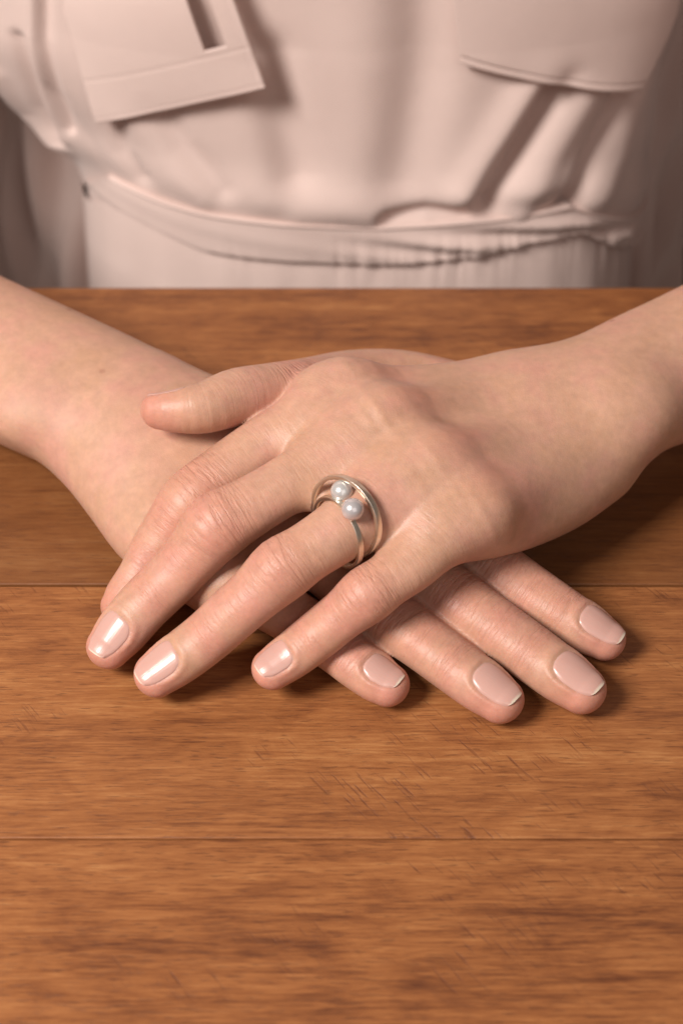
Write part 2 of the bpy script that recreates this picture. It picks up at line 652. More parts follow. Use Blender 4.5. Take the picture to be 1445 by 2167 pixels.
def surface_nets(F, ax):
    ins = F < 0
    c = np.zeros(tuple(n - 1 for n in F.shape), np.uint8)
    for dx in (0, 1):
        for dy in (0, 1):
            for dz in (0, 1):
                c += ins[dx:F.shape[0] - 1 + dx, dy:F.shape[1] - 1 + dy, dz:F.shape[2] - 1 + dz]
    act = (c > 0) & (c < 8)
    cells = np.argwhere(act)
    ids = np.full(act.shape, -1, np.int32)
    ids[act] = np.arange(len(cells))
    acc = np.zeros((len(cells), 3), np.float32)
    cnt = np.zeros(len(cells), np.float32)
    corner = {}
    for dx in (0, 1):
        for dy in (0, 1):
            for dz in (0, 1):
                corner[(dx, dy, dz)] = F[cells[:, 0] + dx, cells[:, 1] + dy, cells[:, 2] + dz]
    for axn in range(3):
        for o1 in (0, 1):
            for o2 in (0, 1):
                p0 = [0, 0, 0]
                oth = [k for k in range(3) if k != axn]
                p0[oth[0]], p0[oth[1]] = o1, o2
                p1 = list(p0)
                p1[axn] = 1
                f0, f1 = corner[tuple(p0)], corner[tuple(p1)]
                k = (f0 < 0) != (f1 < 0)
                t = f0[k] / (f0[k] - f1[k])
                pt = np.tile(np.array(p0, np.float32), (k.sum(), 1))
                pt[:, axn] = t
                acc[k] += pt
                cnt[k] += 1
    V = cells + acc / cnt[:, None]
    W = np.stack([np.interp(V[:, i], np.arange(len(ax[i])), ax[i]) for i in range(3)], -1)
    faces = []
    for axn in range(3):
        o = [k for k in range(3) if k != axn]
        s0 = [slice(1, -1)] * 3
        s1 = [slice(1, -1)] * 3
        s0[axn] = slice(0, -1)
        s1[axn] = slice(1, None)
        a, b = ins[tuple(s0)], ins[tuple(s1)]
        e = np.argwhere(a != b)
        flip = a[tuple(e.T)]
        base = e.copy()
        base[:, o[0]] += 1
        base[:, o[1]] += 1

        def cid(d0, d1):
            q = base.copy()
            q[:, o[0]] -= d0
            q[:, o[1]] -= d1
            return ids[tuple(q.T)]
        quad = np.stack([cid(1, 1), cid(0, 1), cid(0, 0), cid(1, 0)], -1)
        if axn == 1:
            flip = ~flip
        quad[~flip] = quad[~flip][:, ::-1]
        faces.append(quad)
    Fq = np.concatenate(faces)
    Fq = Fq[(Fq >= 0).all(1)]
    return W, Fq


def relax(V, Fq, it=2, lam=0.5):
    E = np.concatenate([Fq[:, [0, 1]], Fq[:, [1, 2]], Fq[:, [2, 3]], Fq[:, [3, 0]]])
    deg = np.bincount(E[:, 0], minlength=len(V)) + np.bincount(E[:, 1], minlength=len(V))
    for k in range(it):
        for l in (lam, -lam * 1.04):
            S = np.zeros_like(V)
            for ax in range(3):
                S[:, ax] = np.bincount(E[:, 0], V[E[:, 1], ax], len(V)) + np.bincount(E[:, 1], V[E[:, 0], ax], len(V))
            V = V + l * (S / np.maximum(deg, 1)[:, None] - V)
    return V


def stations(rows, roll=0.0, th=(0.86, 0.95)):
    """rows measured on the photograph: (px, py, height z, half width px[, roll[, dorsal, palmar ratios]])"""
    out = []
    for r in rows:
        p = at(r[0], r[1], r[2])
        w = r[3] / scale_at(p)
        ro = r[4] if len(r) > 4 else roll
        t = (r[5], r[6]) if len(r) > 6 else th
        out.append((*p, w, w * t[0], w * t[1], ro))
    return out


def pip_bumps(st):
    return st


# ---- the hand on top (the person's left): wrist at the right, fingers reaching down to the left
IR0 = -62.0     # the forefinger's tip is turned away from its neighbour
UP_T = (-0.05, -0.25, 0.97)
tf = {
    'middle': dict(st=stations([(790, 905, 42, 74), (700, 967, 41.5, 68), (588, 1037, 38.5, 64), (520, 1077, 36.5, 67), (460, 1114, 33.5, 74, 0, 1.0, .95), (415, 1165, 28, 65), (372, 1214, 22.5, 61), (300, 1285, 15.5, 59), (256, 1338, 11, 56), (230, 1370, 9, 49)]), nail=(6.5, 50, -2.6), roll=0),
    'ring': dict(st=stations([(905, 990, 41, 74), (800, 1062, 40, 70, 0, .95, 1), (715, 1126, 38, 67, 0, .95, 1), (650, 1168, 36, 65), (597, 1205, 33, 70, 0, 1.0, .95), (540, 1256, 28, 62), (490, 1300, 23, 60), (436, 1349, 17, 58), (372, 1398, 12, 56), (330, 1428, 9.5, 50)]), nail=(6.5, 50, -2.6), roll=0),
    'little': dict(st=stations([(992, 1078, 37, 68), (925, 1140, 35, 65), (870, 1192, 32.5, 61), (820, 1227, 30.5, 59), (777, 1259, 28, 62, 0, 1.0, .95), (725, 1300, 23, 55), (675, 1341, 18, 54), (615, 1388, 13, 51), (575, 1416, 11, 46)]), nail=(5.5, 48, -2.2), roll=0),
    'index': dict(st=stations([(705, 842, 42, 72), (640, 893, 41, 67), (565, 938, 38, 64), (480, 1000, 34, 66), (407, 1066, 29, 71, 0, 1.0, .95), (355, 1130, 22.5, 61), (305, 1222, 13, 57, IR0), (270, 1268, 9.5, 52, IR0), (258, 1285, 8, 46, IR0)]), nail=(6.2, 50, -2.2), roll=0),
    'thumb': dict(st=stations([(960, 822, 20, 66), (850, 800, 23, 68), (750, 797, 28, 66), (645, 814, 37, 65), (560, 826, 42, 65), (497, 838, 44, 67), (425, 862, 45, 59), (362, 868, 44.5, 49), (338, 868, 44, 43)]), nail=(6.0, 46, -2.6), roll=0),
}
tm = {
    'index': stations([(1235, 838, 31, 74), (1100, 825, 32, 72), (960, 840, 34, 68), (830, 842, 38, 70), (745, 836, 42.5, 76), (700, 848, 42, 70)], th=(0.95, 1.1)),
    'middle': stations([(1240, 870, 32, 76), (1120, 870, 33, 74), (1000, 876, 36, 72), (890, 888, 41, 76), (808, 898, 45.6, 80), (766, 923, 43.8, 70)], th=(0.95, 1.1)),
    'ring': stations([(1240, 910, 31, 76), (1140, 930, 32, 74), (1050, 955, 35, 72), (970, 980, 40, 76), (915, 996, 42.8, 80), (880, 1018, 41.5, 72)], th=(0.95, 1.1)),
    'little': stations([(1235, 950, 28, 74), (1170, 985, 29, 74), (1100, 1024, 32, 72), (1040, 1060, 36, 74), (1008, 1080, 37.5, 74), (975, 1100, 36, 68)], th=(0.95, 1.1)),
}
t_webs = [stations([(755, 875, 42, 44), (690, 917, 41.5, 42), (640, 943, 39.5, 30)]),
          stations([(850, 958, 42, 48), (775, 1012, 40.5, 46), (705, 1056, 37, 34)]),
          stations([(960, 1045, 39.5, 48), (895, 1095, 38, 46), (835, 1134, 34, 34)])]
l_webs = []
t_hypo = stations([(1250, 985, 22, 88), (1180, 1040, 23, 88), (1090, 1090, 26, 78), (1020, 1115, 29, 66)], th=(0.8, 0.9))
t_fill = stations([(1210, 880, 27, 125), (1060, 900, 28, 140), (900, 930, 31, 120), (830, 950, 33, 90)], th=(0.5, 0.5))
wr_t = stations([(1150, 880, 30, 142), (1235, 857, 30, 152), (1310, 829, 30, 157), (1390, 796, 29, 163), (1460, 769, 29, 168)], roll=0, th=(0.74, 0.78))
# ---- the hand below (the person's right): wrist at the left, fingers reaching down to the right
lf = {
    'middle': dict(st=stations([(735, 1090, 18, 76), (860, 1187, 17, 68), (970, 1270, 14, 66), (1050, 1327, 12, 63), (1120, 1378, 10, 63), (1190, 1430, 8.5, 61), (1232, 1460, 7.4, 54)]), nail=(6.5, 50, -2.6), roll=0),
    'ring': dict(st=stations([(610, 1120, 18, 76), (720, 1218, 16, 68), (830, 1310, 13, 65), (900, 1362, 11.2, 62), (960, 1407, 9.6, 61), (1020, 1452, 8.3, 59), (1060, 1482, 7.2, 52)]), nail=(6.2, 50, -2.5), roll=0),
    'little': dict(st=stations([(485, 1228, 15, 74), (580, 1280, 13, 62), (665, 1336, 11, 58), (720, 1376, 9.5, 56), (765, 1411, 8.4, 55), (800, 1437, 7.4, 52), (822, 1450, 7, 48)]), nail=(5.3, 48, -2.2), roll=0),
    'index': dict(st=stations([(850, 1068, 18, 76), (960, 1140, 17, 66), (1055, 1207, 14, 64), (1130, 1257, 11.5, 60), (1190, 1297, 9.8, 58), (1245, 1332, 8.2, 55), (1280, 1353, 7, 47)]), nail=(6.2, 50, -2.5), roll=0),
    'thumb': dict(st=stations([(500, 895, 15, 70), (640, 905, 14, 68), (780, 945, 13, 66), (880, 990, 12, 60), (930, 1015, 11, 52)]), nail=None, roll=0),
}
lm = {
    'index': stations([(330, 845, 23, 76), (500, 900, 23, 78), (660, 975, 21, 78), (800, 1040, 19, 78), (855, 1072, 18, 72)], th=(0.95, 1.1)),
    'middle': stations([(300, 875, 24, 78), (440, 940, 24, 78), (580, 1010, 22, 78), (690, 1065, 19.5, 78), (740, 1095, 18, 72)], th=(0.95, 1.1)),
    'ring': stations([(275, 905, 23, 78), (380, 975, 23, 78), (480, 1040, 21, 78), (570, 1095, 19, 78), (615, 1125, 17.5, 72)], th=(0.95, 1.1)),
    'little': stations([(250, 935, 21, 78), (315, 1010, 20.5, 80), (385, 1095, 18.5, 80), (450, 1175, 17, 78), (490, 1225, 15.5, 72)], th=(0.95, 1.1)),
}
l_hypo = stations([(205, 955, 17, 84), (265, 1050, 15, 84), (330, 1135, 14, 84), (420, 1195, 14, 76)], th=(0.9, 0.95))
l_fill = stations([(300, 890, 18, 120), (420, 970, 17, 140), (540, 1060, 16, 130), (620, 1110, 15, 90)], th=(0.5, 0.6))
wr_l = stations([(330, 920, 20, 165), (240, 866, 21, 174), (150, 824, 21.5, 177), (70, 788, 22, 178), (-20, 748, 23, 180)], th=(0.74, 0.85))


def extend_arm(st, elbow, shoulder, outward):
    """forearm from the wrist stations on to the elbow, then the upper arm"""
    a = np.array(st[-1][:3])
    e = np.array(elbow, float)
    rows = list(st)
    w0 = st[-1][3]
    for k, (w, th) in zip((0.3, 0.65, 0.95), ((27, 24), (36, 32), (36, 33))):
        p = a * (1 - k) + e * k
        rows.append((*p, w, th, min(th, max(p[2] - 0.5, 10)), 0))
    return rows


ELB_L = (285.0, 145.0, 34.0)
ELB_R = (-285.0, 150.0, 34.0)
SH_L, SH_R = (165.0, 300.0, 320.0), (-165.0, 300.0, 320.0)


def upper_arm(e, s):
    e, s = np.array(e), np.array(s)
    return [(*(e + (s - e) * k), r, r, r, 0) for k, r in ((0.0, 36), (0.35, 42), (0.7, 46), (1.0, 52))]


def build_arm(fingers, metas, webs, hypo, fill, wrist, up, elbow, shoulder, bumps, ax, extra, kf=1.2):
    sol = Solid()
    sol.kf = kf
    arm = Tube(extend_arm(wrist, elbow, shoulder, 0), n=44, up=up)
    sol.base.append((arm, 3.0))
    sol.base.append((Tube(upper_arm(elbow, shoulder), n=12, up=(0, -1, 0.2)), 12))
    for t in extra:
        sol.base.append((t, 12))
    mt = {}
    for k, st in metas.items():
        mt[k] = Tube(st, n=18, up=up)
        sol.base.append((mt[k], 8.0))
    sol.base.append((Tube(hypo, n=14, up=up), 10))
    sol.base.append((Tube(fill, n=12, up=up), 10))
    for bpos, br, bk in bumps:
        sol.base.append((ball(bpos, br), bk))
    for w in webs:
        sol.base.append((Tube(w, n=10, up=up), 8.0))
    ft = {}
    for k, d in fingers.items():
        st = [(*r[:6], r[6] + d['roll']) for r in d['st']]
        t = Tube(st, n=34, up=d.get('up', up), cap1=d.get('cap', 0.92))
        if d['nail']:
            hl, hw, dc = d['nail']
            t.nail = (hl, hw, t.s[-1] + dc)
        ft[k] = t
        sol.fingers.append((t, d.get('k', 8.0)))
    F, ax = sol.sample(ax)
    V, Q = surface_nets(F, ax)
    V = relax(V, Q, 2, 0.5)
    return V, Q, ft, mt, arm


def skin_attrs(V, Q, ft, mt, arm, joints):
    n = len(V)
    wr = np.full(n, 0.0, np.float32)
    tint = np.zeros(n, np.float32)
    fco = np.zeros((n, 3), np.float32)
    bestd = np.full(n, 3.0, np.float32)
    second = np.full(n, 6.0, np.float32)
    V32 = V.astype(np.float32)
    fco[:] = V32 * np.array([0.4, 0.4, 0.4], np.float32)
    for off, (k, t) in enumerate(ft.items()):
        lo, hi = t.bbox(4)
        idx = np.nonzero(((V32 > lo) & (V32 < hi)).all(1))[0]
        a, b, c, s, rw, rt, rb, e0, e1 = t.coords(V32[idx])
        d = np.abs(np.sqrt(a * a + b * b + c * c) - rw)
        second[idx] = np.where(d < bestd[idx], np.minimum(bestd[idx], second[idx]), np.minimum(d, second[idx]))
        ok = (~e0) & (d < bestd[idx])
        ii = idx[ok]
        bestd[ii] = d[ok]
        s_, a_, b_ = s[ok], a[ok], b[ok]
        fco[ii] = np.stack([s_ + off * 53.0, a_ + off * 17, b_ * 0.3], -1)
        dors = np.clip(b_ / rt[ok] * 1.2 + 0.35, 0, 1)
        Ltot = t.s[-1]
        w = 0.22 * np.ones_like(s_)
        tn = np.zeros_like(s_)
        for js, jw, ja in joints(k, Ltot):
            g = np.exp(-((s_ - js) / jw) ** 2)
            w = np.maximum(w, ja * g)
            tn = np.maximum(tn, 0.42 * g)
        if k == 'thumb':
            dors = np.ones_like(dors)
        w = w * (0.25 + 0.75 * dors)
        tip = np.clip((s_ - (Ltot - 9)) / 12, 0, 1)
        w = w * (1 - 0.85 * np.clip((s_ - (Ltot - 8)) / 6, 0, 1))
        tn = np.maximum(tn * dors, 0.75 * tip)
        fade = np.clip((s_ - 9) / 13, 0, 1)
        wr[ii] = w * fade + 0.12 * (1 - fade)
        tint[ii] = tn * fade + 0.05
    wr *= np.clip((second - bestd) / 1.6, 0, 1)
    # knuckles a little redder
    for k, t in mt.items():
        p = t.P[-5] + t.U[-5] * t.rt[-5]
        g = np.exp(-(np.linalg.norm(V - p, axis=1) / 9.0) ** 2)
        tint = np.maximum(tint, 0.45 * g)
    E = np.concatenate([Q[:, [0, 1]], Q[:, [1, 2]], Q[:, [2, 3]], Q[:, [3, 0]]])
    deg = np.bincount(E[:, 0], minlength=n) + np.bincount(E[:, 1], minlength=n)
    for k in range(8):
        wr = 0.5 * wr + 0.5 * (np.bincount(E[:, 0], wr[E[:, 1]], n) + np.bincount(E[:, 1], wr[E[:, 0]], n)) / np.maximum(deg, 1)
        tint = 0.5 * tint + 0.5 * (np.bincount(E[:, 0], tint[E[:, 1]], n) + np.bincount(E[:, 1], tint[E[:, 0]], n)) / np.maximum(deg, 1)
    armw = np.clip((np.abs(V[:, 0]) - 55) / 25, 0, 1)
    return dict(wrinkle=wr, tint=tint, fcoord=fco, arm=armw)


def joints_fn(k, L):
    if k == 'thumb':
        return [(L * 0.60, 8, 1.5)]
    return [(L * 0.535, 7.5, 1.0), (L * 0.80, 4.5, 0.8), (L * 0.67, 6.0, 0.55)]


tf['thumb'].update(up=(0.15, 0.75, 0.64), k=6.0)
lf['thumb'].update(up=(0.0, 0.3, 0.9))
for d in (tf, lf):
    d['little']['k'] = 7.0

ax_t = (axis(-76, 112, -80, 345, STEP), axis(-88, 62, -92, 370, STEP), axis(-0.5, 58, -45, 385, STEP))
ax_l = (axis(-108, 82, -345, 300, STEP), axis(-95, 66, -99, 370, STEP), axis(-0.5, 42, -45, 385, STEP))
ulna_t = (at(1332, 872, 34), (10, 9), 12)
ulna_l = (at(60, 860, 27), (10, 7), 12)
girdle = Tube([(-165, 300, 320, 52, 52, 52, 0), (-80, 300, 320, 75, 70, 70, 0), (80, 300, 320, 75, 70, 70, 0), (165, 300, 320, 52, 52, 52, 0)], n=14, up=(0, 0, 1))
Vt, Qt, ft_t, mt_t, arm_t = build_arm(tf, tm, t_webs, t_hypo, t_fill, wr_t, UP_T, ELB_L, SH_L, [ulna_t], ax_t, [])
Vl, Ql, ft_l, mt_l, arm_l = build_arm(lf, lm, l_webs, l_hypo, l_fill, wr_l, (0.0, 0.0, 1.0), ELB_R, SH_R, [ulna_l], ax_l, [girdle], kf=2.4)
At = skin_attrs(Vt, Qt, ft_t, mt_t, arm_t, joints_fn)
Al = skin_attrs(Vl, Ql, ft_l, mt_l, arm_l, joints_fn)
person = empty("person")
person["label"] = "seated person in a pale pink dress, bare forearms and hands laid one over the other"
person["category"] = "person"
body = mesh_obj("body", np.concatenate([Vt, Vl]), np.concatenate([Qt, Ql + len(Vt)]), SKIN, person,
                attrs={k: np.concatenate([At[k], Al[k]]) for k in At})


# ---------------------------------------------------------------- fingernails
def nail_mesh(t, free_edge):
    L_, W_, sc = t.nail
    nu, nv = 25, 31
    uu = np.linspace(-1, 1, nu)
    vv = np.linspace(-1, 1, nv)
    V, E, Pn = [], [], []
    for i, u in enumerate(uu):
        for j, v in enumerate(vv):
            # superellipse outline filled by mapping the square to it
            n_ = 2.2 if v < 0 else 3.0
            m = max(abs(u), abs(v))
            q = (abs(u) ** 3.2 + abs(v) ** n_) ** (1 / 2.8) if m > 0 else 1
            f = m / q if q > 0 else 1
            f = min(f, 1.0) if m > 0 else 1
            U_, V_ = u * f, v * f
            ang = math.radians(U_ * W_)
            s = sc + V_ * L_ * 1.0
            # beyond the last station run straight along the tangent
            ss = min(s, t.s[-1])
            k = int(np.clip(np.searchsorted(t.s, ss) - 1, 0, len(t.s) - 2))
            w = (ss - t.s[k]) / (t.s[k + 1] - t.s[k])

            def lp(a):
                return a[k] * (1 - w) + a[k + 1] * w
            P, T, U, A, rw, rt = lp(t.P), lp(t.T), lp(t.U), lp(t.A), lp(t.rw), lp(t.rt)
            over = max(s - t.s[-1], 0)
            # the plate stays flatter than the flesh towards its end
            shrink = math.sqrt(max(1 - (over / (t.cap1 * rw)) ** 2 * 0.42, 0.05))
            edge_drop = 0.55 * max(m - 0.88, 0) / 0.12
            hgt = -0.08 - edge_drop * (0.8 if v < 0.9 or abs(u) > 0.7 else 0.2)
            p = P + T * over + A * math.sin(ang) * (rw * shrink + hgt) + U * math.cos(ang) * (rt * shrink + hgt)
            V.append(p)
            fe = (V_ - (1 - free_edge)) / 0.05 if free_edge > 0 else 0
            E.append(float(np.clip(fe, 0, 1)))
            Pn.append((U_ * 5, V_ * 6, 0))
    return np.array(V), grid_faces(nu, nv), np.array(E), np.array(Pn)


for fts, fe in ((ft_t, 0.05), (ft_l, 0.10)):
    for k, t in fts.items():
        if t.nail is None:
            continue
        V, Q, E, Pn = nail_mesh(t, fe)
        mesh_obj("fingernail", V, Q, NAIL, body, attrs=dict(edge=E, pos=Pn))


# ---------------------------------------------------------------- the ring on the fourth finger
def loop_frame(n):
    n = np.asarray(n, float)
    n = n / np.linalg.norm(n)
    a = np.cross(n, [0, 0, 1.0])
    a /= np.linalg.norm(a)
    return n, a, np.cross(a, n)


def loop_point(c, n, R, th):
    n, a, b = loop_frame(n)
    return np.asarray(c) + R * (math.cos(th) * a + math.sin(th) * b)


def band(name, c, n, R, hr, hx, parent, seg=120):
    """closed band with a softened rectangular section: hr half thickness, hx half width"""
    nn, a, b = loop_frame(n)
    prof = []
    for k in range(24):
        t = 2 * math.pi * k / 24
        cx, sx = math.cos(t), math.sin(t)
        e = 0.18
        prof.append((hr * math.copysign(abs(cx) ** e, cx), hx * math.copysign(abs(sx) ** e, sx)))
    V = []
    for i in range(seg):
        th = 2 * math.pi * i / seg
        d = math.cos(th) * a + math.sin(th) * b
        for pr_, pa in prof:
            V.append(np.asarray(c) + d * (R + pr_) + nn * pa)
    F = []
    m = len(prof)
    for i in range(seg):
        for k in range(m):
            F.append((i * m + k, i * m + (k + 1) % m, ((i + 1) % seg) * m + (k + 1) % m, ((i + 1) % seg) * m + k))
    return mesh_obj(name, V, F, METAL, parent)


def sphere(name, c, r, mat, parent, squash=1.0):
    nu, nv = 48, 25
    V = []
    for i in range(nu):
        for j in range(nv):
            t, p = 2 * math.pi * i / nu, math.pi * (0.002 + 0.996 * j / (nv - 1))
            V.append((c[0] + r * math.sin(p) * math.cos(t), c[1] + r * math.sin(p) * math.sin(t), c[2] + r * squash * math.cos(p)))
    return mesh_obj(name, V, grid_faces(nu, nv, True)[:, ::-1], mat, parent)


def project(p):
    q = np.asarray(p) - CAM
    w = q @ FWD
    return np.array([722.5 + FPX * q[0] / w, 1083.5 - FPX * (q @ UPV) / w])


ring = empty("ring")
ring["label"] = "pale gold double band ring with two pearls on the upper hand"
ring["category"] = "ring"
IC, IN_, IR = np.array([-0.83, -48.16, 36.64]), (0.805, 0.591, -0.049), 9.25
OC, ON, OR_ = np.array([1.10, -45.93, 39.84]), (0.657, 0.732, -0.178), 10.6
band("inner_band", IC, IN_, IR, 0.50, 0.72, ring)
band("outer_band", OC, ON, OR_, 0.55, 0.85, ring)
PR = 2.85


def pearl_at(c, n, R, px):
    best = min(np.linspace(0, 2 * math.pi, 720), key=lambda t: np.linalg.norm(project(loop_point(c, n, R, t)) - px))
    return loop_point(c, n, R, best)


p1 = pearl_at(OC, ON, OR_ - 0.65 - PR + 0.1, np.array([727, 1039]))
p2 = pearl_at(IC, IN_, IR + 0.55 + PR - 0.25, np.array([743, 1080]))
p1 = p1 - 0.7 * loop_frame(ON)[0]
sphere("pearl", p1, PR, PEARL_A, ring, 0.97)["label"] = "white pearl"
sphere("pearl", p2, PR - 0.05, PEARL_B, ring, 0.98)["label"] = "mauve grey pearl"

# ---------------------------------------------------------------- the dress
TA, TB, TY0, TP = 126.0, 95.0, 172.0, 2.9      # the torso's section is a flattened oval


def torso_y(x, a=TA, b=TB, y0=TY0):
    x = np.clip(np.abs(np.asarray(x, float)) / a, 0, 0.999)
    return y0 + b * (1 - (1 - x ** TP) ** (1 / TP))


def hit(px, py):
    y = TY0
    for _ in range(12):
        p = at_y(px, py, y)
        y = 0.5 * y + 0.5 * float(torso_y(p[0]))
    p = at_y(px, py, y)
    return np.array([p[0], p[2]])


def line(*pts):
    return np.array([hit(*p) for p in pts])


def dist_poly(X, Z, L):
    """distance to a polyline in the cloth plane, and signed side (positive to the right going along it)"""
    best = np.full(X.shape, 1e9)
    side = np.zeros(X.shape)
    for a, b in zip(L, L[1:]):
        e = b - a
        t = np.clip(((X - a[0]) * e[0] + (Z - a[1]) * e[1]) / (e @ e), 0, 1)
        dx, dz = X - a[0] - t * e[0], Z - a[1] - t * e[1]
        d = np.hypot(dx, dz)
        s = np.sign(e[0] * dz - e[1] * dx)
        k = d < best
        best = np.where(k, d, best)
        side = np.where(k, s, side)
    return best, side


FOLDS = [  # polyline, half width mm, height mm (out of the body positive)
    (line((1195, 150), (1105, 300), (1025, 425)), 4.6, -7.0),
    (line((1145, 140), (1055, 290), (980, 400)), 7.0, 4.4),
    (line((1245, 190), (1160, 330), (1100, 440)), 7.5, 3.4),
    (line((1315, 200), (1250, 330), (1195, 440)), 4.2, -5.0),
    (line((1345, 210), (1310, 330), (1260, 420)), 6.0, 2.0),
    (line((900, -120), (890, 150), (850, 380)), 11.0, -3.6),
    (line((780, -120), (775, 150), (770, 400)), 16.0, 2.8),
    (line((1010, -100), (990, 150), (960, 330)), 12.0, 1.2),
    (line((575, 120), (595, 250), (625, 370)), 8.0, -3.4),
    (line((500, 180), (540, 300), (570, 420)), 8.0, 1.2),
    (line((330, 215), (390, 310), (470, 400)), 5.0, -2.4),
    (line((290, 260), (350, 340), (430, 420)), 6.0, 1.2),
    (line((240, 255), (265, 330), (300, 380)), 4.0, -2.6),
    (line((820, 458), (900, 445), (975, 450)), 3.6, -3.6),
    (line((640, 455), (720, 445), (790, 455)), 6.0, 1.2),
    (line((1040, 440), (1100, 430), (1180, 425)), 5.0, -1.8),
    (line((86, -140), (84, 60), (104, 190), (138, 310)), 2.6, 2.2),
    (line((106, -140), (103, 60), (122, 180), (150, 280)), 2.2, -2.4),
    (line((30, 60), (60, 220), (120, 330)), 5.0, 4.0),
    (line((55, 40), (88, 220), (130, 320)), 3.0, -3.0),
]
rngd = np.random.default_rng(7)
LUMPS = [(rngd.uniform(-130, 130), rngd.uniform(-20, 120), rngd.uniform(10, 26), rngd.uniform(-0.5, 0.5)) for _ in range(40)]


def cloth_disp(X, Z):
    D = np.zeros(X.shape)
    for L, w, h in FOLDS:
        d, _ = dist_poly(X, Z, L)
        D += h * np.exp(-(d / w) ** 2)
    for lx, lz, w, h in LUMPS:
        D += h * np.exp(-((X - lx) ** 2 + (Z - lz) ** 2) / w**2)
    return D


TOPL = line((60, 330), (165, 366), (300, 415), (450, 450), (600, 467), (800, 474), (1000, 461), (1200, 430), (1375, 388), (1420, 370))
BOTL = line((60, 390), (175, 432), (260, 470), (350, 505), (430, 532), (520, 545), (620, 553), (700, 556), (820, 560), (920, 553), (1010, 543), (1110, 515), (1230, 492), (1360, 470), (1420, 455))


def band_top(x):
    return np.interp(x, TOPL[:, 0], TOPL[:, 1])


def band_bot(x):
    return np.interp(x, BOTL[:, 0], BOTL[:, 1])


def tube_cloth(name, phis, rows, zfun, ofun, parent, a=TA, b=TB, yc=TY0 + TB, closed=True, flare=True):
    """cloth on the torso: columns at angle phi, rows v in 0..1, height zfun(x, v), outward offset ofun(x, z, phi)"""
    ph = np.asarray(phis)[:, None]
    v = np.asarray(rows)[None, :]
    sn, cs = np.sin(ph), np.cos(ph)
    sx, cx = np.sign(sn) * np.abs(sn) ** (2 / TP), np.sign(cs) * np.abs(cs) ** (2 / TP)
    x0 = a * sx + 0 * v
    z = zfun(x0, v) + 0 * x0
    if flare:
        u = np.clip((z - band_top(x0) + 4) / 62.0, 0, 1)
        k = 0.86 + 0.30 * u * u * (3 - 2 * u)
        x0 = np.where(x0 < 0, x0 * (1 - (1 - k) * np.clip(-x0 / 90, 0, 1)), x0)
    off = ofun(x0, z, ph + 0 * v)
    nx, ny = np.sign(sx) * np.abs(sx) ** (TP - 1) / a, -np.sign(cx) * np.abs(cx) ** (TP - 1) / b
    nl = np.hypot(nx, ny)
    X = x0 + off * nx / nl
    Y = yc - b * cx + off * ny / nl
    V = np.stack([X, Y + 0 * v, z], -1).reshape(-1, 3)
    return mesh_obj(name, V, grid_faces(len(phis), len(rows), closed), CLOTH, parent)


_t = np.linspace(-1, 1, 340)
phis = np.concatenate([np.sign(_t) * np.arcsin(np.clip(np.abs(_t) * 0.9995, 0, 1) ** (TP / 2)), np.radians(np.linspace(92, 268, 45))])
front = lambda ph: np.clip((np.cos(ph) - 0.02) / 0.10, 0, 1)
rows_b = np.concatenate([np.linspace(0, 0.40, 190), np.linspace(0.41, 1, 30)])
ZT = 330.0


def bodice_off(x, z, ph):
    d = cloth_disp(x, z) * front(ph)
    # the blouse hangs out a little over the band
    h = z - band_top(x)
    d = d + 2.2 * np.exp(-((h - 9) / 9.0) ** 2)
    # shoulders and chest swell upwards, out of the picture
    return d + 0.045 * np.clip(z - 60, 0, 160) + 22 * np.clip((z - 120) / 200, 0, 1) ** 2


dress = tube_cloth("dress", phis, rows_b, lambda x, v: (band_top(x) - 3) * (1 - v) + ZT * v, bodice_off, person)
dress["label"] = "pale pink beige cotton dress with flap pockets and a gathered waist"


def pucker(x, z, k):
    """gathers along the casing: narrow uneven ripples, stronger towards the person's left"""
    amt = np.clip((x + 25) / 60, 0.12, 1)
    r = (np.sin(x * 0.62 + 2.3 * np.sin(x * 0.17)) + 0.5 * np.sin(x * 1.33 + 0.8 + 2.1 * np.sin(x * 0.29))) * (0.65 + 0.35 * np.sin(x * 0.13 + 1))
    return k * amt * r


def waist_off(x, z, ph):
    t, b_ = band_top(x), band_bot(x)
    u = np.clip((z - b_) / np.maximum(t - b_, 1), 0, 1)
    o = 1.8 + 0.4 * np.sin(np.pi * u) + 0.9 * np.exp(-((u - 0.965) / 0.04) ** 2)
    o = o + pucker(x, z, 0.8) * (1 - u) ** 2
    o = o + 1.8 * np.sin(x * 0.11 + z * 0.5) * np.exp(-((u - 0.45) / 0.3) ** 2) * np.clip((x + 10) / 50, 0.1, 1)
    o = o - 3.5 * np.clip((0.06 - u) / 0.06, 0, 1) - 4.0 * np.clip((u - 0.985) / 0.015, 0, 1)
    return o


tube_cloth("waistband", phis, np.concatenate([np.linspace(0, 0.08, 8), np.linspace(0.1, 0.9, 34), np.linspace(0.91, 1, 14)]),
           lambda x, v: band_bot(x) * (1 - v) + band_top(x) * v, waist_off, dress)


def skirt_off(x, z, ph):
    h = np.clip(band_bot(x) + 3 - z, 0, 200)
    o = -2.2 + 1.6 * (1 - np.exp(-h / 6)) + 0.05 * h
    return o + pucker(x, z, 0.8) * np.exp(-h / 8) + 0.35 * np.sin(x * 0.35 + 2 * np.sin(x * 0.05)) * (1 - np.exp(-h / 14))


tube_cloth("skirt", phis, np.linspace(0, 1, 60) ** 1.6, lambda x, v: (band_bot(x) + 3) * (1 - v) + (-170) * v, skirt_off, dress)

